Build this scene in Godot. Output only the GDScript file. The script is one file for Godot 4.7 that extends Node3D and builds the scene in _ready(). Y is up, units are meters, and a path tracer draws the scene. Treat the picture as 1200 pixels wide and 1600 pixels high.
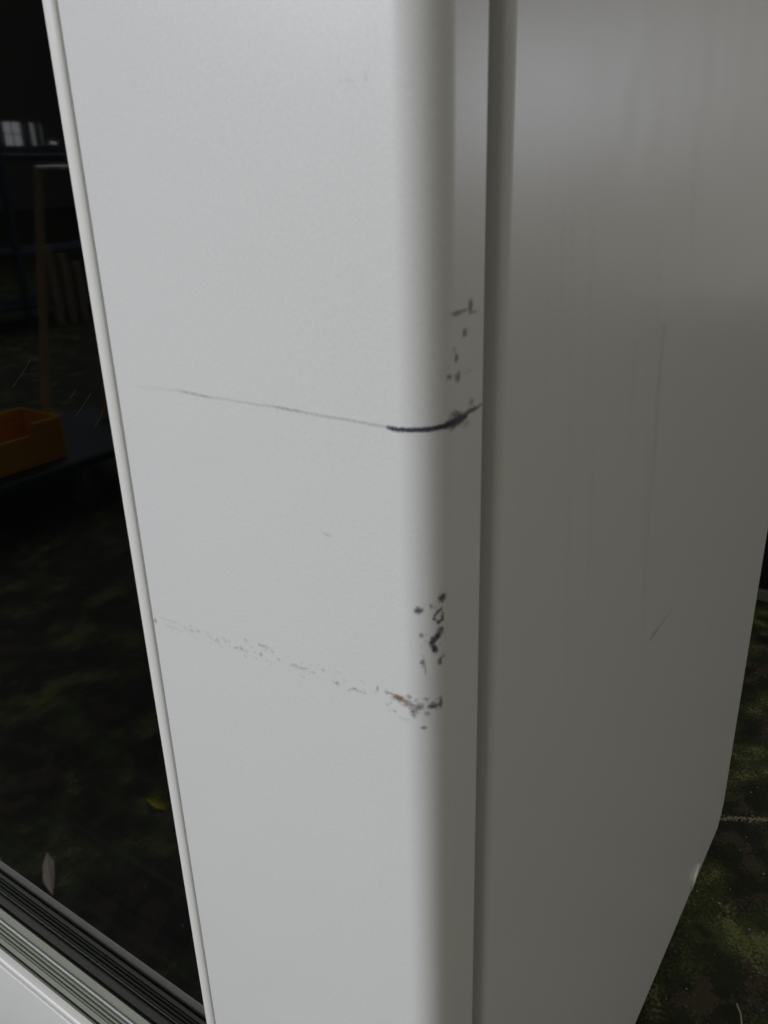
extends Node3D
# A white glass-door display cabinet seen close up at its front corner, in a dim hall.
# World: the door's front is the plane z = 0, its outer side the plane x = 0, the floor y = 0.

const CAM := Vector3(0.15, 0.935, 0.247)
const FOCAL := 1300.0            # focal length in pixels of the 1200 x 1600 photograph
var cam_basis := Basis(Vector3(0.82556734, -0.02907762, -0.56355396), Vector3(-0.19383406, 0.92329558, -0.33159258), Vector3(0.5299688, 0.38298795, 0.75660643)).orthonormalized()

const WIDTH := 0.92              # cabinet
const TOP := 1.90
const FOOT := 0.04
const DEPTH_FRONT := -0.0545     # front of the cabinet body
const DEPTH_BACK := -0.80
const DOOR_LOW := 0.0755
const DOOR_HIGH := 1.885
const DOOR_THICK := 0.038
const ROUND := 0.0157            # radius of the door's outer edge

var rng := RandomNumberGenerator.new()


# ---------------------------------------------------------------- helpers
func lin(r: float, g: float, b: float) -> Color:
	return Color(r, g, b).linear_to_srgb()

func mat(called: String, c: Color, rough := 0.5, metal := 0.0) -> StandardMaterial3D:
	var m := StandardMaterial3D.new()
	m.resource_name = called
	m.albedo_color = c
	m.roughness = rough
	m.metallic = metal
	return m

func glow(called: String, c: Color, energy: float) -> StandardMaterial3D:
	var m := mat(called, Color(0.05, 0.05, 0.05), 0.6)
	m.emission_enabled = true
	m.emission = c
	m.emission_energy_multiplier = energy
	return m

func put(called: String, mesh: Mesh, m: Material, parent: Node = self) -> MeshInstance3D:
	var o := MeshInstance3D.new()
	o.name = called
	o.mesh = mesh
	o.material_override = m
	parent.add_child(o, true)
	return o

func thing(called: String, at: Vector3, label: String, category: String, group := "") -> Node3D:
	var o := Node3D.new()
	o.name = called
	o.position = at
	add_child(o, true)
	return tag(o, label, category, group)

func tag(o: Node3D, label: String, category: String, group := "") -> Node3D:
	o.set_meta("label", label)
	o.set_meta("category", category)
	if group:
		o.set_meta("group", group)
	return o

func structure(o: Node3D) -> Node3D:
	o.set_meta("kind", "structure")
	return o

# a triangle of a convex body, turned so that it faces away from `middle`
func tri(st: SurfaceTool, a: Vector3, b: Vector3, c: Vector3, middle: Vector3) -> void:
	var n := (c - a).cross(b - a)      # clockwise front
	if n.dot((a + b + c) / 3.0 - middle) < 0.0:
		var t := b
		b = c
		c = t
		n = -n
	n = n.normalized()
	for p in [a, b, c]:
		st.set_normal(n)
		st.add_vertex(p)

func quad(st: SurfaceTool, a: Vector3, b: Vector3, c: Vector3, d: Vector3, middle: Vector3) -> void:
	tri(st, a, b, c, middle)
	tri(st, a, c, d, middle)

func tool() -> SurfaceTool:
	var st := SurfaceTool.new()
	st.begin(Mesh.PRIMITIVE_TRIANGLES)
	return st

# box with chamfered edges
func add_box(st: SurfaceTool, lo: Vector3, hi: Vector3, r := 0.002, xf := Transform3D()) -> void:
	var mid := (lo + hi) / 2.0
	var h := (hi - lo) / 2.0
	r = minf(r, minf(h.x, minf(h.y, h.z)) * 0.9)
	var c := xf * mid
	var v := func(sx: int, sy: int, sz: int, axis: int) -> Vector3:
		var k := Vector3(h.x * sx, h.y * sy, h.z * sz)
		var inset := Vector3(r * sx, r * sy, r * sz)
		inset[axis] = 0.0
		return xf * (mid + k - inset)
	for axis in 3:
		for s in [-1, 1]:
			var q := []
			for k in [[-1, -1], [1, -1], [1, 1], [-1, 1]]:
				var e := [0, 0, 0]
				e[axis] = s
				e[(axis + 1) % 3] = k[0]
				e[(axis + 2) % 3] = k[1]
				q.append(v.call(e[0], e[1], e[2], axis))
			quad(st, q[0], q[1], q[2], q[3], c)
	for axis in 3:                     # edges along axis
		for s in [-1, 1]:
			for t in [-1, 1]:
				var e0 := [0, 0, 0]
				e0[axis] = -1
				e0[(axis + 1) % 3] = s
				e0[(axis + 2) % 3] = t
				var e1 := e0.duplicate()
				e1[axis] = 1
				var a1 := (axis + 1) % 3
				var a2 := (axis + 2) % 3
				quad(st, v.call(e0[0], e0[1], e0[2], a1), v.call(e1[0], e1[1], e1[2], a1), v.call(e1[0], e1[1], e1[2], a2), v.call(e0[0], e0[1], e0[2], a2), c)
	for sx in [-1, 1]:
		for sy in [-1, 1]:
			for sz in [-1, 1]:
				tri(st, v.call(sx, sy, sz, 0), v.call(sx, sy, sz, 1), v.call(sx, sy, sz, 2), c)

func box(called: String, lo: Vector3, hi: Vector3, m: Material, parent: Node = self, r := 0.002) -> MeshInstance3D:
	var st := tool()
	add_box(st, lo, hi, r)
	return put(called, st.commit(), m, parent)

# round bar along a path
func add_tube(st: SurfaceTool, path: Array, radius: float, sides := 10) -> void:
	var rings := []
	for i in path.size():
		var d: Vector3 = (path[mini(i + 1, path.size() - 1)] - path[maxi(i - 1, 0)]).normalized()
		var u := d.cross(Vector3(0.31, 0.2, 0.93)).normalized()
		var w := d.cross(u)
		var ring := []
		for k in sides:
			var a := TAU * k / sides
			ring.append([path[i] + (u * cos(a) + w * sin(a)) * radius, u * cos(a) + w * sin(a)])
		rings.append(ring)
	for i in path.size() - 1:
		for k in sides:
			var q := [rings[i][k], rings[i + 1][k], rings[i + 1][(k + 1) % sides], rings[i][(k + 1) % sides]]
			for n in [0, 1, 2, 0, 2, 3]:
				st.set_normal(q[n][1])
				st.add_vertex(q[n][0])
	for e in [0, path.size() - 1]:
		var inner: Vector3 = path[1] if e == 0 else path[e - 1]
		for k in sides - 2:
			tri(st, rings[e][0][0], rings[e][k + 1][0], rings[e][k + 2][0], inner)

# A profile of [u, z] points (u = metres in from the outer edge) swept round the four mitred sides of a rectangle in x and y.
# Runs of points are smooth where `soft` says so.
func ring_mesh(lo: Vector2, hi: Vector2, profile: Array, soft: Array = []) -> ArrayMesh:
	var st := tool()
	var corners := [Vector2(1, -1), Vector2(1, 1), Vector2(-1, 1), Vector2(-1, -1)]
	for side in 4:
		var ca: Vector2 = corners[side]
		var cb: Vector2 = corners[(side + 1) % 4]
		var out := (ca + cb) / 2.0                     # outward direction of this side
		var at := func(c: Vector2, p: Vector2) -> Vector3:
			return Vector3((hi.x - p.x) if c.x > 0 else (lo.x + p.x), (hi.y - p.x) if c.y > 0 else (lo.y + p.x), p.y)
		var flat := []
		for i in profile.size() - 1:
			var d: Vector2 = (profile[i + 1] - profile[i]).normalized()
			flat.append(Vector3(out.x * d.y, out.y * d.y, 0) + Vector3(0, 0, d.x))   # left of travel: from the back outer edge to the front
		for i in profile.size() - 1:
			var n0: Vector3 = flat[i]
			var n1: Vector3 = flat[i]
			if i > 0 and soft.has(i):
				n0 = (flat[i - 1] + flat[i]).normalized()
			if i + 2 < profile.size() and soft.has(i + 1):
				n1 = (flat[i + 1] + flat[i]).normalized()
			var a0: Vector3 = at.call(ca, profile[i])
			var a1: Vector3 = at.call(ca, profile[i + 1])
			var b0: Vector3 = at.call(cb, profile[i])
			var b1: Vector3 = at.call(cb, profile[i + 1])
			var order := [[a0, n0], [a1, n1], [b1, n1], [a0, n0], [b1, n1], [b0, n0]]
			if (a1 - a0).cross(b1 - a0).dot(flat[i]) > 0.0:
				order.reverse()
			for v in order:
				st.set_normal(v[1])
				st.add_vertex(v[0])
	return st.commit()

func arc(centre: Vector2, r: float, from_deg: float, to_deg: float, n: int) -> Array:
	var p := []
	for i in n + 1:
		var a := deg_to_rad(lerpf(from_deg, to_deg, float(i) / n))
		p.append(centre + Vector2(cos(a), sin(a)) * r)
	return p

# convex outline in (z, y) given anticlockwise or clockwise, standing from x = x0 to x = x1, its x1 face softened by r
func slab_mesh(outline: Array, x0: float, x1: float, r: float) -> ArrayMesh:
	var st := tool()
	var n := outline.size()
	var centre := Vector2.ZERO
	for p in outline:
		centre += p / n
	var inset := func(d: float) -> Array:
		var res := []
		for i in n:
			var p: Vector2 = outline[i]
			var e0: Vector2 = (p - outline[(i + n - 1) % n]).normalized()
			var e1: Vector2 = (outline[(i + 1) % n] - p).normalized()
			var n0 := e0.orthogonal()
			if n0.dot(centre - p) < 0: n0 = -n0
			var n1 := e1.orthogonal()
			if n1.dot(centre - p) < 0: n1 = -n1
			res.append(p + (n0 + n1) * d / (1.0 + n0.dot(n1)))
		return res
	var layers := [[x0, outline]]
	var steps := 5
	var s := signf(x1 - x0)
	for k in steps + 1:
		var a := PI / 2 * k / steps
		layers.append([x1 - s * r * (1.0 - sin(a)), inset.call(r * (1.0 - cos(a)))])
	var mid := Vector3((x0 + x1) / 2, centre.y, centre.x)
	for k in layers.size() - 1:
		for i in n:
			var a: Vector2 = layers[k][1][i]
			var b: Vector2 = layers[k][1][(i + 1) % n]
			var c: Vector2 = layers[k + 1][1][(i + 1) % n]
			var d: Vector2 = layers[k + 1][1][i]
			quad(st, Vector3(layers[k][0], a.y, a.x), Vector3(layers[k][0], b.y, b.x), Vector3(layers[k + 1][0], c.y, c.x), Vector3(layers[k + 1][0], d.y, d.x), mid)
	for l in [layers[0], layers[-1]]:
		for i in n - 2:
			tri(st, Vector3(l[0], l[1][0].y, l[1][0].x), Vector3(l[0], l[1][i + 1].y, l[1][i + 1].x), Vector3(l[0], l[1][i + 2].y, l[1][i + 2].x), mid)
	return st.commit()


# ---------------------------------------------------------------- marks on the paint
# The door's skin unrolled: s < 0 on the front, then round the edge, then along the outer side; y is height.
func skin(s: float, y: float, off: float) -> Array:
	var quarter := PI / 2 * ROUND
	if s <= 0.0:
		return [Vector3(s - ROUND, y, off), Vector3(0, 0, 1)]
	if s >= quarter:
		return [Vector3(off, y, -ROUND - (s - quarter)), Vector3(1, 0, 0)]
	var a := s / ROUND
	var n := Vector3(sin(a), 0, cos(a))
	return [Vector3(-ROUND, y, -ROUND) + n * (ROUND + off), n]

# where a photograph's pixel meets that skin
func on_skin(px: Vector2) -> Vector2:
	var d := cam_basis * Vector3(px.x - 600.0, 800.0 - px.y, -FOCAL)
	var t := -CAM.z / d.z
	var p := CAM + d * t
	if p.x <= -ROUND:
		return Vector2(p.x + ROUND, p.y)
	t = -CAM.x / d.x
	p = CAM + d * t
	if p.z <= -ROUND:
		return Vector2(PI / 2 * ROUND + (-ROUND - p.z), p.y)
	var o := Vector2(CAM.x + ROUND, CAM.z + ROUND)
	var e := Vector2(d.x, d.z)
	var b := o.dot(e)
	var disc := b * b - e.dot(e) * (o.dot(o) - ROUND * ROUND)
	if disc < 0.0:
		disc = 0.0
	t = (-b - sqrt(disc)) / e.dot(e)
	p = CAM + d * t
	return Vector2(atan2(p.x + ROUND, p.z + ROUND) * ROUND, p.y)

func on_side(px: Vector2) -> Vector2:
	var d := cam_basis * Vector3(px.x - 600.0, 800.0 - px.y, -FOCAL)
	var p := CAM + d * (-CAM.x / d.x)
	return Vector2(-p.z, p.y)

# One group of marks: a film of scuffed or missing paint that hugs the surface. dabs: [px, py, rx, ry, strength, colour]
func marks(called: String, label: String, dabs: Array, parent: Node, side := false) -> void:
	var spots := []
	var lo := Vector2(1e9, 1e9)
	var hi := -lo
	for d in dabs:
		var c := on_side(Vector2(d[0], d[1])) if side else on_skin(Vector2(d[0], d[1]))
		var ex := on_side(Vector2(d[0] + 1, d[1])) if side else on_skin(Vector2(d[0] + 1, d[1]))
		var ey := on_side(Vector2(d[0], d[1] + 1)) if side else on_skin(Vector2(d[0], d[1] + 1))
		var rs := maxf(absf(ex.x - c.x) * d[2], 0.00025)
		var ry := maxf(absf(ey.y - c.y) * d[3], 0.00025)
		spots.append([c, rs * 1.15, ry * 1.15, d[4] * 0.85, d[5]])
		lo = lo.min(c - Vector2(rs, ry) * 2.1)
		hi = hi.max(c + Vector2(rs, ry) * 2.1)
	var size := hi - lo
	var per := minf(7000.0, 1400.0 / maxf(size.x, size.y))
	var w := maxi(8, int(size.x * per))
	var h := maxi(8, int(size.y * per))
	var im := Image.create(w, h, false, Image.FORMAT_RGBA8)
	im.fill(Color(0.25, 0.24, 0.27, 0.0))
	var rough := FastNoiseLite.new()
	rough.seed = 7 + w
	rough.frequency = 0.55 / (per * 0.001)
	rough.fractal_octaves = 3
	for k in spots:
		var c: Vector2 = k[0]
		var x0 := maxi(0, int((c.x - k[1] * 1.7 - lo.x) * per))
		var x1 := mini(w - 1, int((c.x + k[1] * 1.7 - lo.x) * per) + 1)
		var y0 := maxi(0, int((c.y - k[2] * 1.7 - lo.y) * per))
		var y1 := mini(h - 1, int((c.y + k[2] * 1.7 - lo.y) * per) + 1)
		for yy in range(y0, y1 + 1):
			for xx in range(x0, x1 + 1):
				var q := Vector2((lo.x + (xx + 0.5) / per - c.x) / k[1], (lo.y + (yy + 0.5) / per - c.y) / k[2])
				var edge := q.length() + 0.38 * rough.get_noise_2d(xx, yy)
				var a: float = k[3] * (1.0 - smoothstep(0.2, 1.45, edge))
				if a <= 0.004:
					continue
				var old := im.get_pixel(xx, h - 1 - yy)
				var col: Color = k[4]
				var na := 1.0 - (1.0 - a) * (1.0 - old.a)
				var f := a / maxf(na, 0.001)
				var mixed := old.lerp(col, clampf(f, 0, 1))
				im.set_pixel(xx, h - 1 - yy, Color(mixed.r, mixed.g, mixed.b, na))
	var m := mat("scuffed paint " + called, Color.WHITE, 0.6)
	m.albedo_texture = ImageTexture.create_from_image(im)
	m.transparency = BaseMaterial3D.TRANSPARENCY_ALPHA
	m.texture_repeat = false
	var st := tool()
	var nx := clampi(int(size.x / 0.0012), 2, 60)
	var ny := 2
	for i in nx:
		for j in ny:
			for k in [[0, 0], [0, 1], [1, 1], [0, 0], [1, 1], [1, 0]]:
				var u := float(i + k[0]) / nx
				var v := float(j + k[1]) / ny
				var s := lo.x + size.x * u
				var y := lo.y + size.y * v
				var pn: Array = [Vector3(0.00012, y, -s), Vector3(1, 0, 0)] if side else skin(s, y, 0.00012)
				st.set_uv(Vector2(u, 1.0 - v))
				st.set_normal(pn[1])
				st.add_vertex(pn[0])
	var o := put(called, st.commit(), m, parent)
	o.set_meta("label", label)

func stroke(path: Array, r0: float, r1: float, a0: float, a1: float, col: Color, step := 2.0, wobble := 0.0) -> Array:
	var res := []
	for i in path.size() - 1:
		var p: Vector2 = path[i]
		var q: Vector2 = path[i + 1]
		var n := maxi(1, int(p.distance_to(q) / step))
		for k in n:
			var t := (i + float(k) / n) / (path.size() - 1)
			var c := p.lerp(q, float(k) / n) + Vector2(rng.randf_range(-1, 1), rng.randf_range(-1, 1)) * wobble
			var r := lerpf(r0, r1, t)
			res.append([c.x, c.y, maxf(r, step * 0.8), r, lerpf(a0, a1, t), col])
	return res


# ---------------------------------------------------------------- textures
func floor_maps() -> Array:
	var size := 1536
	var im := Image.create(size, size, false, Image.FORMAT_RGB8)
	var rg := Image.create(size, size, false, Image.FORMAT_L8)
	var hm := Image.create(size, size, false, Image.FORMAT_L8)
	var big := FastNoiseLite.new()
	big.seed = 11; big.frequency = 0.0045; big.fractal_octaves = 5
	var mid := FastNoiseLite.new()
	mid.seed = 23; mid.frequency = 0.012; mid.fractal_octaves = 4; mid.domain_warp_enabled = true; mid.domain_warp_amplitude = 22.0; mid.domain_warp_frequency = 0.02
	var fine := FastNoiseLite.new()
	fine.seed = 5; fine.frequency = 0.14; fine.fractal_octaves = 3
	var dark := Vector3(0.024, 0.028, 0.016)
	var green := Vector3(0.058, 0.070, 0.028)
	var moss := Vector3(0.165, 0.180, 0.070)
	var soil := Vector3(0.066, 0.053, 0.038)
	for y in size:
		for x in size:
			var b := big.get_noise_2d(x, y)
			var m := mid.get_noise_2d(x, y)
			var f := fine.get_noise_2d(x, y)
			var c := dark.lerp(green, smoothstep(-0.25, 0.35, b + 0.35 * f))
			c = c.lerp(soil, 0.8 * smoothstep(0.1, 0.35, m - 0.5 * b + 0.25 * f))
			var g := 0.85 * smoothstep(0.18, 0.55, b * 0.7 + m * 0.6 + 0.30 * f)
			c = c.lerp(moss, g)
			c = c.lerp(dark * 0.6, 0.7 * smoothstep(0.10, 0.4, -m + 0.25 * f - 0.3 * b))
			c *= 1.0 + 0.35 * f
			if f > 0.63:
				c = c.lerp(Vector3(0.3, 0.3, 0.24), 0.5)
			im.set_pixel(x, y, lin(maxf(c.x, 0.002), maxf(c.y, 0.002), maxf(c.z, 0.002)))
			var r := clampf(0.80 + 0.15 * g + 0.2 * f - 0.15 * smoothstep(0.05, 0.3, -m), 0.55, 1.0)
			rg.set_pixel(x, y, Color(r, r, r))
			var hh := clampf(0.35 + 0.3 * g + 0.3 * f + 0.2 * b, 0, 1)
			hm.set_pixel(x, y, Color(hh, hh, hh))
	return [ImageTexture.create_from_image(im), ImageTexture.create_from_image(rg), ImageTexture.create_from_image(hm)]

func noise_texture(sd: int, freq: float, lo: Color, hi: Color, size := 512, octaves := 3, normal := false, strength := 1.0) -> NoiseTexture2D:
	var n := FastNoiseLite.new()
	n.seed = sd
	n.frequency = freq
	n.fractal_octaves = octaves
	var t := NoiseTexture2D.new()
	t.width = size
	t.height = size
	t.seamless = true
	t.noise = n
	if normal:
		t.as_normal_map = true
		t.bump_strength = strength
	else:
		var g := Gradient.new()
		g.set_color(0, lo)
		g.set_color(1, hi)
		t.color_ramp = g
	return t


# ---------------------------------------------------------------- windows: frame, bars, glowing panes and the light that enters through each
func window(called: String, label: String, at: Vector3, toward: Vector3, w: float, h: float, cols: int, rows: int, c: Color, glow_energy: float, light_energy: float, frame: Material, group := "") -> Node3D:
	var o := thing(called, at, label, "window", group)
	o.look_at_from_position(at, at + toward, Vector3.UP, true)     # +z looks into the hall
	var bar := minf(w, h) * 0.035
	for s in [-1, 1]:
		box("frame_post", Vector3(s * (w / 2 + bar) - bar, -h / 2 - 2 * bar, -0.05), Vector3(s * (w / 2 + bar) + bar, h / 2 + 2 * bar, 0.05), frame, o, bar * 0.2)
		box("frame_rail", Vector3(-w / 2, s * (h / 2 + bar) - bar, -0.048), Vector3(w / 2, s * (h / 2 + bar) + bar, 0.048), frame, o, bar * 0.2)
	for i in range(1, cols):
		var x := -w / 2 + w * i / cols
		box("mullion", Vector3(x - bar / 2, -h / 2, -0.03), Vector3(x + bar / 2, h / 2, 0.035), frame, o, bar * 0.2)
	for j in range(1, rows):
		var y := -h / 2 + h * j / rows
		box("glazing_bar", Vector3(-w / 2, y - bar / 2, -0.028), Vector3(w / 2, y + bar / 2, 0.03), frame, o, bar * 0.2)
	var pm := glow("daylight in " + called, c, glow_energy)
	for i in cols:
		for j in rows:
			box("pane", Vector3(-w / 2 + w * i / cols, -h / 2 + h * j / rows, -0.02), Vector3(-w / 2 + w * (i + 1) / cols, -h / 2 + h * (j + 1) / rows, -0.014), pm, o, 0.001)
	if light_energy > 0.0:
		var l := AreaLight3D.new()
		l.name = "daylight"
		l.area_size = Vector2(w, h)
		l.light_color = c
		l.light_energy = light_energy
		l.area_range = 60.0
		l.area_attenuation = 2.0
		l.shadow_enabled = true
		o.add_child(l, true)
		l.position = Vector3(0, 0, 0.06)
		l.rotation.y = PI
	return o


# ================================================================ the scene
func _ready() -> void:
	rng.seed = 4711
	# --- camera
	var cam := Camera3D.new()
	cam.name = "camera"
	add_child(cam)
	cam.transform = Transform3D(cam_basis, CAM)
	cam.fov = rad_to_deg(2.0 * atan(800.0 / FOCAL))
	cam.near = 0.02
	cam.far = 120.0
	cam.current = true
	var lens := CameraAttributesPhysical.new()
	lens.frustum_focal_length = 12.0 * FOCAL / 800.0
	lens.frustum_focus_distance = 0.72
	lens.frustum_near = 0.02
	lens.frustum_far = 120.0
	lens.exposure_aperture = 13.0
	cam.attributes = lens
	# --- surroundings: the dim hall
	var env := Environment.new()
	env.background_mode = Environment.BG_COLOR
	env.background_color = lin(0.252, 0.240, 0.214)
	env.tonemap_mode = Environment.TONE_MAPPER_LINEAR
	env.tonemap_exposure = 1.07
	env.sdfgi_enabled = true
	env.ssao_enabled = true
	env.ssil_enabled = true
	var we := WorldEnvironment.new()
	we.name = "surroundings"
	we.environment = env
	add_child(we)
	# --- daylight: a large window high in front, and one far off behind to the side
	var steel := mat("dark window steel", lin(0.03, 0.03, 0.032), 0.5)
	window("hall_window", "large bright window high up facing the white cabinet's glass door", Vector3(-4.5, 4.9, 6.9), Vector3(0.50, -0.44, -0.75), 5.0, 3.6, 4, 3, lin(0.955, 0.972, 1.04), 0.8, 54.0, steel)
	window("side_window", "wide bluish window mirrored softly in the cabinet's side panel", Vector3(3.9, 1.52, -7.1), Vector3(-0.42, -0.06, 0.9), 1.7, 1.1, 3, 2, lin(0.92, 0.95, 1.08), 0.8, 1.7, steel)

	build_hall()
	build_cabinet()
	build_clutter()


func build_hall() -> void:
	var maps := floor_maps()
	var fm := mat("worn dark green concrete", Color.WHITE, 1.0)
	fm.albedo_texture = maps[0]
	fm.roughness_texture = maps[1]
	fm.metallic_specular = 0.3
	fm.heightmap_enabled = true
	fm.heightmap_texture = maps[2]
	fm.heightmap_scale = 0.05
	var st := tool()
	var tile := 1.3
	var a := Vector2(-40, -6)
	var b := Vector2(10, 26)
	for k in [[0, 0], [1, 0], [1, 1], [0, 0], [1, 1], [0, 1]]:
		var p := Vector2(lerpf(a.x, b.x, k[0]), lerpf(a.y, b.y, k[1]))
		st.set_normal(Vector3.UP)
		st.set_uv(p / tile + Vector2(0.37, 0.11))
		st.add_vertex(Vector3(p.x, 0, p.y))
	st.generate_tangents()
	structure(put("floor", st.commit(), fm))

	var dim := mat("grey concrete wall", lin(0.30, 0.30, 0.31), 0.9)
	structure(box("far_wall", Vector3(-25.4, 0, 2), Vector3(-25.1, 9, 25), dim, self, 0.01))


func build_cabinet() -> void:
	var white := mat("white powder coat", lin(0.76, 0.765, 0.755), 0.31)
	white.uv1_triplanar = true
	white.uv1_scale = Vector3(3, 3, 3)
	white.heightmap_enabled = true
	white.heightmap_texture = noise_texture(31, 0.006, Color.BLACK, Color.WHITE, 512, 2)
	white.heightmap_scale = 0.03
	white.albedo_texture = noise_texture(3, 0.16, Color(0.955, 0.955, 0.953), Color.WHITE, 1024, 4)
	white.normal_enabled = true
	white.normal_texture = noise_texture(9, 0.06, Color.BLACK, Color.WHITE, 1024, 2, true, 0.5)
	white.normal_scale = 0.03
	var bead_white := mat("white glazing bead", lin(0.78, 0.775, 0.75), 0.35)
	var rubber := mat("dark grey rubber", lin(0.045, 0.046, 0.042), 0.7)
	var black_rubber := mat("dark green-grey rubber", lin(0.17, 0.19, 0.14), 0.6)
	var alu := mat("dull aluminium", lin(0.36, 0.38, 0.32), 0.5)
	var bright := mat("bright aluminium lip", lin(0.60, 0.62, 0.60), 0.4)
	var liner := mat("grey plastic inner liner", lin(0.20, 0.21, 0.20), 0.6)

	var cab := thing("display_cabinet", Vector3.ZERO, "scuffed white steel display cabinet with dark glass door and rounded door edge", "cabinet")

	# body
	var outline := [Vector2(DEPTH_FRONT, FOOT), Vector2(DEPTH_BACK + 0.02, FOOT), Vector2(DEPTH_BACK, FOOT + 0.03), Vector2(DEPTH_BACK, TOP), Vector2(DEPTH_FRONT, TOP)]
	var near_side := put("side_panel", slab_mesh(outline, -0.05, 0.0, 0.004), white, cab)
	put("side_panel", slab_mesh(outline, -WIDTH + 0.05, -WIDTH, 0.004), white, cab)
	box("back_panel", Vector3(-WIDTH + 0.0505, FOOT + 0.04, DEPTH_BACK + 0.005), Vector3(-0.0505, TOP - 0.005, DEPTH_BACK + 0.045), liner, cab)
	box("top_panel", Vector3(-WIDTH + 0.0505, TOP - 0.06, DEPTH_BACK + 0.046), Vector3(-0.0505, TOP - 0.002, DEPTH_FRONT - 0.001), white, cab)
	var base := box("bottom_panel", Vector3(-WIDTH + 0.0505, FOOT + 0.005, DEPTH_BACK + 0.046), Vector3(-0.0505, FOOT + 0.16, DEPTH_FRONT - 0.001), liner, cab)
	for i in 9:
		var z := -0.12 - 0.07 * i
		box("rib", Vector3(-WIDTH + 0.08, FOOT + 0.161, z - 0.012), Vector3(-0.08, FOOT + 0.172, z + 0.012), liner, base, 0.004)
	for x in [-WIDTH + 0.052, -0.058]:
		box("liner", Vector3(x, FOOT + 0.175, DEPTH_BACK + 0.05), Vector3(x + 0.006, TOP - 0.065, DEPTH_FRONT - 0.003), liner, cab, 0.001)
	for x in [-WIDTH + 0.07, -0.07]:
		for z in [DEPTH_BACK + 0.08, DEPTH_FRONT - 0.08]:
			var leg := tool()
			add_tube(leg, [Vector3(x, 0.0, z), Vector3(x, FOOT + 0.004, z)], 0.022, 16)
			put("foot", leg.commit(), rubber, cab)

	# a bent-out nick low on the side panel
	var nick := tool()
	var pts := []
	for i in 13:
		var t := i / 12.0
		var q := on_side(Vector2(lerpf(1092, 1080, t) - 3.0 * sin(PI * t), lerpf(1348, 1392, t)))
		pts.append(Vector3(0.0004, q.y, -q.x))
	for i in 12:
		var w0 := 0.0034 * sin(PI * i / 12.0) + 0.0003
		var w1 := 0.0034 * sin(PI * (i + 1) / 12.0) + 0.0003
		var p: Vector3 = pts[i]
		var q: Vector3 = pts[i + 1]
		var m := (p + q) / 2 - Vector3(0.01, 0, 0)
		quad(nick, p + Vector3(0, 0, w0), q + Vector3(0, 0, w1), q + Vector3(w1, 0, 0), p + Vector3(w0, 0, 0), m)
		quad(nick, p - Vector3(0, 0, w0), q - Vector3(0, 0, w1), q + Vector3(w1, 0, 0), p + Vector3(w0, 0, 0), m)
	var nk := put("bent_nick", nick.commit(), mat("nick with painted glint", lin(0.85, 0.84, 0.80), 0.35), near_side)  # paler than the panel coat: part of the glint is put into the colour
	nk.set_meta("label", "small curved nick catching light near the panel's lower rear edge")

	# gasket between door and body
	var lo := Vector2(-WIDTH, DOOR_LOW)
	var hi := Vector2(0.0, DOOR_HIGH)
	put("door_gasket", ring_mesh(lo, hi, [Vector2(0.016, -0.0570), Vector2(0.013, -0.0515), Vector2(0.016, -0.0475), Vector2(0.013, -0.043), Vector2(0.015, -0.0375), Vector2(0.034, -0.0375)], [1, 2, 3]), rubber, cab)

	# door: painted frame with a rounded outer edge and a rebate for the bead
	var prof := [Vector2(0.034, -DOOR_THICK), Vector2(0.001, -DOOR_THICK), Vector2(0.0, -DOOR_THICK + 0.001)]
	var soft := []
	var bend := arc(Vector2(ROUND, -ROUND), ROUND, 180, 90, 24)
	for i in bend.size():
		soft.append(prof.size())
		prof.append(bend[i])
	prof.append(Vector2(0.1748, 0.0))
	for p in arc(Vector2(0.1748, -0.0008), 0.0008, 67, 0, 3):
		soft.append(prof.size())
		prof.append(p)
	soft.append(prof.size() - 5)
	prof.append_array([Vector2(0.1756, -0.0060), Vector2(0.1786, -0.0060), Vector2(0.1786, -0.0125), Vector2(0.1843, -0.0125), Vector2(0.1843, -DOOR_THICK), Vector2(0.034, -DOOR_THICK)])
	var door := put("door", ring_mesh(lo, hi, prof, soft), white, cab)
	put("glazing_bead", ring_mesh(lo, hi, [Vector2(0.1784, -0.0072), Vector2(0.1784, -0.0012), Vector2(0.1791, -0.0004), Vector2(0.1853, -0.0004), Vector2(0.1862, -0.0010), Vector2(0.1865, -0.0020), Vector2(0.1865, -0.0072)], [2, 3, 4, 5]), bead_white, door)
	put("groove_shade", ring_mesh(lo, hi, [Vector2(0.1754, -0.0030), Vector2(0.1787, -0.0030)]), mat("painted groove shade", lin(0.22, 0.22, 0.20), 0.7), door)  # grey strip across the groove, painting in the shadow line beside the bead
	put("glass_seal", ring_mesh(lo, hi, [Vector2(0.1835, -0.0072), Vector2(0.1872, -0.0072), Vector2(0.1872, -0.0088), Vector2(0.1835, -0.0088)]), black_rubber, door)
	var glass := mat("dark tinted glass", Color(0.010, 0.014, 0.014, 0.88), 0.03)
	glass.metallic_specular = 0.37
	glass.transparency = BaseMaterial3D.TRANSPARENCY_ALPHA
	var pane := tool()
	var g0 := Vector3(lo.x + 0.1825, lo.y + 0.1825, -0.0362)
	var g1 := Vector3(hi.x - 0.1825, hi.y - 0.1825, -0.0362)
	for k in [[0, 0], [0, 1], [1, 1], [0, 0], [1, 1], [1, 0]]:
		pane.set_normal(Vector3(0, 0, 1))
		pane.add_vertex(Vector3(lerpf(g0.x, g1.x, k[0]), lerpf(g0.y, g1.y, k[1]), -0.0362))
	put("glass_pane", pane.commit(), glass, door)
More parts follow.
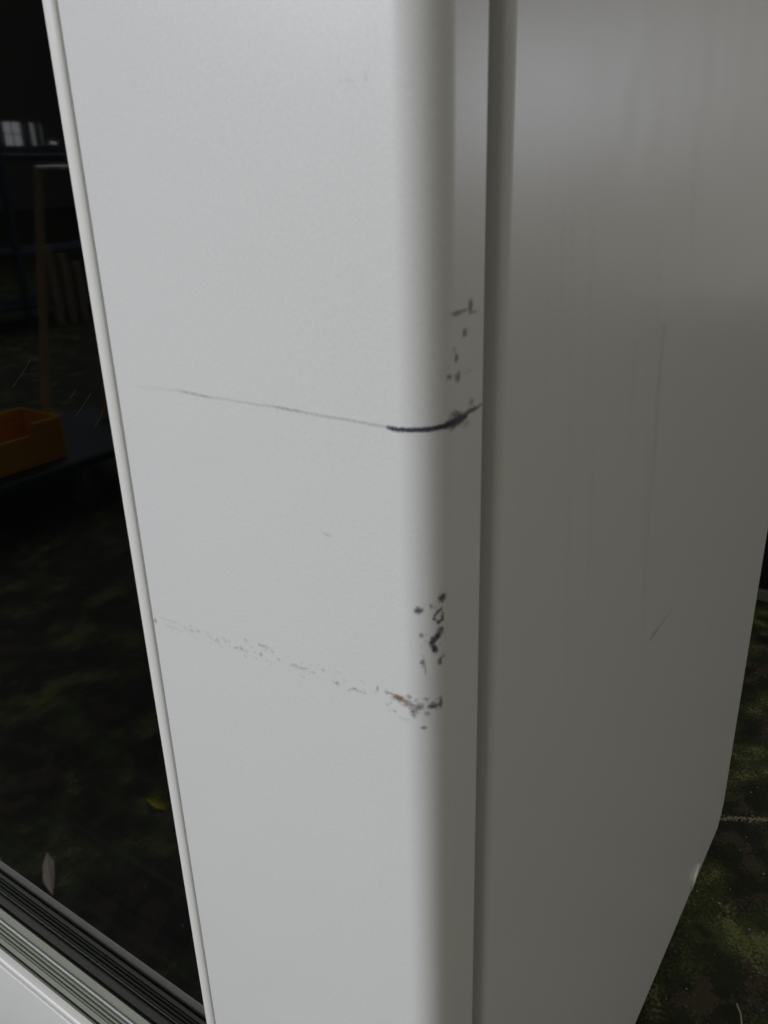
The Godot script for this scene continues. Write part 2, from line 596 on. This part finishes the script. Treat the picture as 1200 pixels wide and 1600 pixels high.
	for k in [[20, 605, 50, 558], [118, 650, 142, 615], [109, 623, 119, 609], [148, 668, 162, 640]]:
		var line := tool()
		var ends := []
		for e in 3:
			var px := Vector2(lerpf(k[0], k[2], e / 2.0) + (1.0 if e == 1 else 0.0), lerpf(k[1], k[3], e / 2.0))
			var dir := cam_basis * Vector3(px.x - 600.0, 800.0 - px.y, -FOCAL)
			ends.append(CAM + dir * ((-0.0361 - CAM.z) / dir.z))
		add_tube(line, ends, 0.00012, 5)
		put("glass_scratch", line.commit(), mat("scratched glass", lin(0.035, 0.04, 0.04), 0.6), door)
	# seals and trims along the frame's inner reveal
	put("spacer", ring_mesh(lo, hi, [Vector2(0.1822, -0.0112), Vector2(0.1868, -0.0112), Vector2(0.1868, -0.0145), Vector2(0.1822, -0.0145)]), alu, door)
	var ribs := [Vector2(0.1822, -0.0150)]
	for i in 3:
		var z := -0.0152 - 0.0033 * i
		ribs.append_array([Vector2(0.1858, z), Vector2(0.1866, z - 0.0008), Vector2(0.1866, z - 0.0018), Vector2(0.1858, z - 0.0026), Vector2(0.1853, z - 0.0028), Vector2(0.1853, z - 0.0031)])
	ribs.append(Vector2(0.1822, -0.0250))
	put("inner_gasket", ring_mesh(lo, hi, ribs), black_rubber, door)
	put("inner_lip", ring_mesh(lo, hi, [Vector2(0.1822, -0.0252), Vector2(0.1878, -0.0252), Vector2(0.1878, -0.0262), Vector2(0.1822, -0.0262)]), bright, door)
	put("inner_trim", ring_mesh(lo, hi, [Vector2(0.1822, -0.0264), Vector2(0.1864, -0.0264), Vector2(0.1866, -0.0345), Vector2(0.1856, -0.0355), Vector2(0.1822, -0.0355)]), alu, door)

	scuffs(door, near_side)


func scuffs(door: Node, near_side: Node) -> void:
	var ink := Color(0.25, 0.25, 0.31)
	var grey := Color(0.40, 0.39, 0.42)
	var rust := Color(0.55, 0.38, 0.24)
	# fine scratch across the front, ending in the black streak on the rounded edge
	var d := stroke([Vector2(215, 604), Vector2(244, 607), Vector2(280, 610), Vector2(320, 620), Vector2(352, 624), Vector2(400, 632), Vector2(432, 636), Vector2(468, 643), Vector2(504, 650), Vector2(544, 656), Vector2(608, 668)], 1.9, 2.4, 0.03, 0.11, grey, 2.0, 0.6)
	d += stroke([Vector2(280, 611), Vector2(330, 621)], 2.6, 2.2, 0.05, 0.09, grey, 2.0, 1.0)
	d += stroke([Vector2(432, 637), Vector2(472, 643)], 2.4, 2.4, 0.07, 0.07, grey, 2.0, 0.8)
	marks("fine_scratch", "fine grey scratch running level across the door front", d, door)
	d = stroke([Vector2(606, 668), Vector2(625, 671.5), Vector2(645, 672), Vector2(665, 671), Vector2(685, 668), Vector2(702, 663)], 3.0, 3.6, 0.55, 0.7, ink, 1.6)
	d += stroke([Vector2(700, 664), Vector2(718, 655), Vector2(730, 646), Vector2(742, 639), Vector2(753, 631)], 6.0, 2.0, 0.5, 0.35, ink, 2.5, 2.0)
	d += stroke([Vector2(712, 645), Vector2(722, 652), Vector2(712, 668)], 6.0, 4.0, 0.3, 0.2, grey, 3.0, 3.0)
	d += [[736, 628, 4, 5, 0.35, grey], [706, 670, 4, 4, 0.3, ink], [728, 662, 5, 5, 0.25, grey]]
	marks("black_streak", "black streak wrapping round the rounded door edge, smeared at its end", d, door)
	d = [[735, 478, 3.4, 10, 0.55, ink], [713, 490, 6, 4, 0.5, ink], [724, 486, 6, 3.2, 0.4, ink], [739, 488, 6, 2.5, 0.3, grey], [726, 520, 3.6, 6, 0.5, ink], [713, 559, 3, 6, 0.5, ink], [710, 546, 2, 5, 0.25, grey], [702, 589, 4, 4, 0.5, ink], [715, 589, 4, 7.5, 0.5, ink], [732, 580, 7, 2, 0.15, grey]]
	marks("chips_above_streak", "small dark paint chips on the door side above the black streak", d, door)
	# lower cluster on the rounded edge
	d = [[690.6, 934, 5.5, 6, 0.8, ink], [654, 954, 6, 5, 0.75, ink], [650, 955, 3, 3, 0.4, grey], [658, 993, 3.4, 3.4, 0.5, ink], [660, 1035, 3.6, 4, 0.55, ink], [664.6, 1047, 1.8, 7, 0.35, grey], [687, 1033, 3, 5.5, 0.65, ink]]
	d += stroke([Vector2(689, 952), Vector2(681, 958), Vector2(678, 966), Vector2(684, 973), Vector2(691, 968), Vector2(691, 957)], 2.3, 2.3, 0.4, 0.45, ink, 2.0, 1.3)
	d += stroke([Vector2(689, 983), Vector2(684, 992), Vector2(676, 1000), Vector2(672, 1004), Vector2(678, 1012), Vector2(679, 1019)], 3.6, 4.2, 0.5, 0.5, ink, 2.2, 2.2)
	for i in 26:
		d.append([rng.randf_range(656, 694), rng.randf_range(940, 1050), rng.randf_range(1.0, 2.6), rng.randf_range(1.0, 3.2), rng.randf_range(0.1, 0.35), grey])
	marks("paint_chips", "cluster of dark paint chips on the rounded door edge", d, door)
	d = stroke([Vector2(616, 1087), Vector2(624, 1091), Vector2(632, 1095), Vector2(644, 1104)], 3.4, 5.5, 0.22, 0.14, rust, 2.0, 1.6)
	d += stroke([Vector2(620, 1089), Vector2(630, 1094)], 3.5, 3.5, 0.25, 0.25, rust, 2.0, 1.0)
	d += [[639, 1089, 3.5, 3.5, 0.45, grey], [648, 1110, 6, 6, 0.4, grey], [655, 1104, 6, 5, 0.55, ink], [646, 1117, 4, 4, 0.35, grey], [665, 1092, 5, 2.4, 0.25, grey], [676, 1103, 8, 4, 0.75, ink], [688, 1097, 2.8, 8, 0.55, ink], [667, 1115, 5, 3.4, 0.35, grey], [662, 1137, 4.4, 2.6, 0.5, ink], [590, 1076, 2.2, 4.5, 0.35, grey], [605, 1082, 4, 2.5, 0.35, grey], [612, 1084, 3, 2, 0.4, ink], [632, 1124, 9, 3, 0.08, grey]]
	for i in 34:
		d.append([rng.randf_range(606, 690), rng.randf_range(-10, 16) + 1098, rng.randf_range(1.0, 3.0), rng.randf_range(1.0, 2.6), rng.randf_range(0.08, 0.3), grey])
	marks("rusty_chip", "rusty chip with dark flecks at the end of the lower scratch", d, door)
	# the speckled scratch low on the front
	d = [[243, 970, 2.4, 3, 0.4, rust]]
	for k in [[[253, 966], [278, 974], 0.14], [[259, 976], [279, 983], 0.12], [[290, 982], [310, 988], 0.12], [[326, 992], [345, 1008], 0.14], [[367, 1011], [383, 1016], 0.26], [[383, 1017], [387, 1022], 0.2], [[404, 1006], [416, 1011], 0.36], [[416, 1011], [431, 1020], 0.2], [[455, 1038], [481, 1047], 0.3], [[488, 1050], [495, 1052], 0.2], [[523, 1066], [531, 1069], 0.32], [[548, 1075], [572, 1084], 0.26], [[470, 1056], [478, 1060], 0.15]]:
		d += stroke([Vector2(k[0][0], k[0][1]), Vector2(k[1][0], k[1][1])], 1.5, 1.7, k[2] * 0.55, k[2] * 0.55, grey, 2.5, 1.6)
	for k in [[310, 986, 2.5], [384, 1000, 3.2], [408, 1022, 3.5], [436, 1031, 2.8], [505, 1047, 3.0], [528, 1068, 3.0], [554, 1076, 3.2], [340, 1000, 3.0], [358, 1003, 2.0], [545, 1079, 2.5]]:
		d.append([k[0], k[1], k[2] * 0.8, k[2] * 0.8, 0.2, grey])
	for i in 120:
		var t := rng.randf()
		d.append([lerpf(250, 590, t) + rng.randf_range(-6, 6), lerpf(972, 1080, t) + rng.randf_range(-12, 10), rng.randf_range(0.7, 1.7), rng.randf_range(0.7, 1.7), rng.randf_range(0.06, 0.2), grey])
	marks("speckled_scratch", "speckled grey scratch slanting across the lower door front", d, door)
	d = stroke([Vector2(532, 126), Vector2(556, 127)], 2.2, 2.2, 0.06, 0.04, grey, 2.0, 0.6) + stroke([Vector2(571, 112), Vector2(571, 128)], 1.8, 2.0, 0.04, 0.12, grey, 2.0, 0.4)
	marks("faint_mark", "faint corner-shaped grey mark high on the door front", d, door)
	marks("speck", "faint grey speck in the middle of the door front", [[513, 836, 5, 2.4, 0.16, grey], [508, 834, 2.5, 2, 0.12, grey]], door)
	# scratches on the side panel
	var sc := Color(0.30, 0.29, 0.30)
	d = stroke([Vector2(1038, 508), Vector2(1030, 590), Vector2(1022, 700), Vector2(1014, 800), Vector2(1006, 930), Vector2(1004, 990)], 2.4, 2.0, 0.07, 0.025, sc, 4.0, 0.7)
	marks("long_scratch", "long faint upright scratch on the side panel", d, near_side, true)
	d = []
	for i in 16:
		var x := rng.randf_range(830, 1120)
		var y := rng.randf_range(150, 900)
		d += stroke([Vector2(x, y), Vector2(x - 6, y + rng.randf_range(120, 420))], rng.randf_range(2, 5), rng.randf_range(2, 5), 0.02, 0.012, [Color(0.75, 0.74, 0.70), Color(0.35, 0.34, 0.31)][i % 2], 6.0, 0.6)
	marks("wipe_streaks", "faint upright wipe streaks in the dust of the side panel", d, near_side, true)
	d = stroke([Vector2(1018, 996), Vector2(1030, 980), Vector2(1052, 948)], 3.6, 2.0, 0.09, 0.03, sc, 3.0, 1.0)
	marks("short_scuff", "short slanting scuff on the side panel", d, near_side, true)


func build_clutter() -> void:
	# things on the floor beside the cabinet
	var grit_mat := mat("pale grit", lin(0.34, 0.33, 0.24), 0.9)
	var st := tool()
	for i in 1500:
		var t := rng.randf()
		var p := Vector3(-0.12, 0, -0.772).lerp(Vector3(0.30, 0, -1.054), t) + Vector3(0.0, 0, rng.randfn() * 0.0032 + 0.004 * sin(t * 17.0))
		grain(st, p, rng.randf_range(0.0004, 0.0015))
	var seam := put("grit_line", st.commit(), grit_mat)
	seam.set_meta("kind", "stuff")
	tag(seam, "line of pale grit along a floor seam beside the white cabinet", "grit")
	st = tool()
	for i in 420:
		var p := Vector3(rng.randf_range(-0.12, 0.45), 0, rng.randf_range(-1.55, -0.42))
		grain(st, p, 0.0005 + 0.0016 * pow(rng.randf(), 3.0))
	for i in 500:
		var p := Vector3(rng.randf_range(-2.2, -0.1), 0, rng.randf_range(0.02, 1.2))
		grain(st, p, 0.0005 + 0.002 * pow(rng.randf(), 3.0))
	var grit := put("grit", st.commit(), grit_mat)
	grit.set_meta("kind", "stuff")
	tag(grit, "pale specks of grit scattered over the dark floor", "grit")

	var straw := tool()
	add_tube(straw, [Vector3(0.085, 0.003, -0.545), Vector3(0.092, 0.0045, -0.533), Vector3(0.098, 0.004, -0.515), Vector3(0.101, 0.002, -0.496)], 0.0009, 6)
	tag(put("straw", straw.commit(), mat("dry straw", lin(0.42, 0.40, 0.26), 0.8)), "thin dry straw lying on the mossy floor by the cabinet", "straw")

	# near-black upright shape behind, with a pale strip along its foot
	var neighbour := thing("dark_upright", Vector3(-0.45, 0, -1.85), "near-black upright shape with pale base strip standing behind the white cabinet", "cabinet")
	var near_black := mat("black lacquer", lin(0.008, 0.008, 0.009), 0.6)
	box("body", Vector3(-0.5, 0.03, -0.25), Vector3(0.52, 1.7, 0.25), near_black, neighbour, 0.006)
	box("door", Vector3(-0.48, 0.06, 0.251), Vector3(0.50, 1.68, 0.262), near_black, neighbour, 0.003)
	box("base_strip", Vector3(-0.5, 0.0, 0.20), Vector3(0.52, 0.028, 0.256), mat("pale base strip", lin(0.15, 0.16, 0.12), 0.7), neighbour, 0.003)

	# what the glass mirrors: windows far down the hall
	var steel := mat("window steel", lin(0.03, 0.035, 0.04), 0.5)
	var day := lin(0.95, 0.97, 1.04)
	window("far_window", "far window with four panes mirrored in the glass door", Vector3(-25.05, 2.2, 16.42), Vector3(1, 0, 0), 0.60, 0.66, 2, 2, day, 1.9, 0.0, steel, "windows far down the hall")
	window("far_window", "narrow far window with two panes next to the four-pane window", Vector3(-25.05, 2.2, 17.12), Vector3(1, 0, 0), 0.16, 0.66, 1, 2, day, 1.6, 0.0, steel, "windows far down the hall")
	window("far_window", "narrowest far window, a single slit of daylight", Vector3(-25.05, 2.2, 17.42), Vector3(1, 0, 0), 0.09, 0.66, 1, 1, day, 0.8, 0.0, steel, "windows far down the hall")
	window("far_window", "low wide far window like a bright slot", Vector3(-25.05, 1.95, 17.80), Vector3(1, 0, 0), 0.28, 0.09, 2, 1, day, 3.0, 0.0, steel, "windows far down the hall")

	# platform trolley with an orange crate, mirrored in the glass
	var trolley := thing("platform_trolley", Vector3(-2.0, 0, 0.84), "dark platform trolley with a brass-coloured leaning handle, mirrored in the glass", "trolley")
	var navy := mat("dark blue enamel", lin(0.012, 0.02, 0.035), 0.45)
	var brass := mat("brass-coloured tube", lin(0.72, 0.50, 0.30), 0.4)
	var chrome := mat("chrome", lin(0.6, 0.6, 0.6), 0.25, 1.0)
	box("deck", Vector3(-0.45, 0.125, -0.55), Vector3(0.06, 0.155, 0.68), navy, trolley, 0.006)
	for x in [-0.38, 0.02]:
		for z in [-0.45, 0.28, 0.6]:
			var wheel := tool()
			add_tube(wheel, [Vector3(x - 0.012, 0.045, z), Vector3(x + 0.012, 0.045, z)], 0.045, 20)
			var castor := put("castor", wheel.commit(), mat("grey castor rubber", lin(0.10, 0.10, 0.10), 0.7), trolley)
			box("fork", Vector3(x - 0.02, 0.05, z - 0.014), Vector3(x + 0.02, 0.124, z + 0.014), chrome, castor, 0.003)
	for dz in [0.0, 0.24]:
		var post := tool()
		add_tube(post, [Vector3(-0.25, 0.15, 0.36 + dz), Vector3(-0.25, 0.56, 0.43 + dz), Vector3(-0.25, 0.95, 0.498 + dz)], 0.014, 12)
		put("handle_post", post.commit(), brass, trolley)
	var grip := tool()
	add_tube(grip, [Vector3(-0.25, 0.958, 0.49), Vector3(-0.25, 0.958, 0.75)], 0.012, 12)
	put("grip", grip.commit(), chrome, trolley)

	var crate := thing("orange_crate", Vector3(-2.0, 0.157, 0.80), "open orange plastic crate standing on the dark trolley deck", "crate")
	var orange := mat("orange plastic", lin(0.82, 0.38, 0.03), 0.45)
	box("crate_floor", Vector3(-0.2, 0.0, -0.30), Vector3(0.0, 0.006, 0.30), orange, crate)
	for x in [-0.2, -0.008]:
		var wall := tool()
		add_box(wall, Vector3(x, 0.0065, -0.30), Vector3(x + 0.008, 0.095, 0.30), 0.003)
		add_box(wall, Vector3(x - 0.001, 0.095, 0.20), Vector3(x + 0.009, 0.128, 0.301), 0.004)
		add_box(wall, Vector3(x - 0.001, 0.095, -0.301), Vector3(x + 0.009, 0.128, -0.20), 0.004)
		put("long_wall", wall.commit(), orange, crate)
	for z in [-0.30, 0.292]:
		box("end_wall", Vector3(-0.191, 0.0065, z), Vector3(-0.0085, 0.126, z + 0.008), orange, crate)

	# storage rack farther down the hall, mirrored in the glass
	var rack := thing("storage_rack", Vector3(-5.0, 0, 2.94), "dark blue storage rack far behind the trolley, mirrored in the glass", "rack")
	var rack_blue := mat("rack enamel", lin(0.05, 0.09, 0.17), 0.5)
	for x in [-0.5, -0.02]:
		for z in [-0.9, 0.05, 1.2]:
			box("upright", Vector3(x - 0.02, 0, z - 0.02), Vector3(x + 0.02, 1.15, z + 0.02), rack_blue, rack, 0.004)
	for y in [0.12, 0.46, 1.05]:
		box("shelf", Vector3(-0.475, y, -0.875), Vector3(-0.045, y + 0.03, 1.175), rack_blue, rack, 0.004)
	var card := mat("brown board", lin(0.30, 0.20, 0.14), 0.9)
	for k in [[-0.20, 0.09, 0.42, "brown carton on the rack's middle shelf beside the post"], [-0.75, 0.14, 0.30, "low brown carton at the rack's middle shelf end"]]:
		var carton := thing("carton", Vector3(-5.25, 0.491, 2.94 + k[0]), k[3], "carton", "cartons on the storage rack")
		box("carton_box", Vector3(-0.16, 0, -k[1]), Vector3(0.16, k[2], k[1]), card, carton, 0.004)
		box("tape", Vector3(-0.03, k[2] - 0.001, -k[1] - 0.001), Vector3(0.03, k[2] + 0.001, k[1] + 0.001), mat("tape", lin(0.5, 0.42, 0.3), 0.4), carton, 0.0005)
	for i in 3:
		var batten := box("timber_batten", Vector3(-0.02, 0, -0.028), Vector3(0.02, 0.52 - 0.06 * i, 0.028), mat("raw timber", lin(0.42, 0.33, 0.26), 0.9), self, 0.003)
		batten.position = Vector3(-4.93, 0, 3.16 + 0.10 * i)
		batten.rotation.z = 0.03
		tag(batten, ["longest raw timber batten leaning on the blue storage rack", "raw timber batten between the longest and the shortest batten at the rack", "shortest raw timber batten leaning on the blue storage rack"][i], "batten", "battens leaning on the storage rack")

	# scraps on the floor in front, mirrored low in the glass
	var scrap := tool()
	var ring := [Vector3(-0.046, 0.001, -0.004), Vector3(-0.016, 0.003, -0.010), Vector3(0.018, 0.005, -0.009), Vector3(0.046, 0.002, 0.003), Vector3(0.016, 0.006, 0.007), Vector3(-0.020, 0.004, 0.006)]
	for i in 4:
		tri(scrap, ring[0], ring[i + 1], ring[i + 2], Vector3(0, -1, 0))
	var paper := put("paper_scrap", scrap.commit(), mat("dirty paper", lin(0.50, 0.45, 0.40), 0.9))
	paper.position = Vector3(-0.79, 0, 0.148)
	paper.rotation.y = 0.6
	tag(paper, "torn scrap of pale paper on the dark floor in front of the glass door", "paper")
	var leaf_st := tool()
	var lr := [Vector3(-0.02, 0.002, 0.0), Vector3(-0.006, 0.006, 0.008), Vector3(0.016, 0.004, 0.006), Vector3(0.026, 0.002, 0.0), Vector3(0.012, 0.005, -0.009), Vector3(-0.008, 0.006, -0.007)]
	for i in 4:
		tri(leaf_st, lr[0], lr[i + 1], lr[i + 2], Vector3(0, -1, 0))
	var leaf := put("yellow_leaf", leaf_st.commit(), mat("yellow leaf", lin(0.50, 0.42, 0.02), 0.8))
	leaf.position = Vector3(-0.771, 0, 0.329)
	tag(leaf, "small yellow leaf on the dark floor in front of the glass door", "leaf")


func grain(st: SurfaceTool, p: Vector3, r: float) -> void:
	var v := []
	for k in 5:
		var a := TAU * k / 5.0 + rng.randf() * 0.8
		v.append(p + Vector3(cos(a) * r * rng.randf_range(0.6, 1.3), 0.0002, sin(a) * r * rng.randf_range(0.6, 1.3)))
	var top := p + Vector3(0, r * rng.randf_range(0.5, 1.0), 0)
	for k in 5:
		tri(st, v[k], v[(k + 1) % 5], top, p - Vector3(0, r, 0))
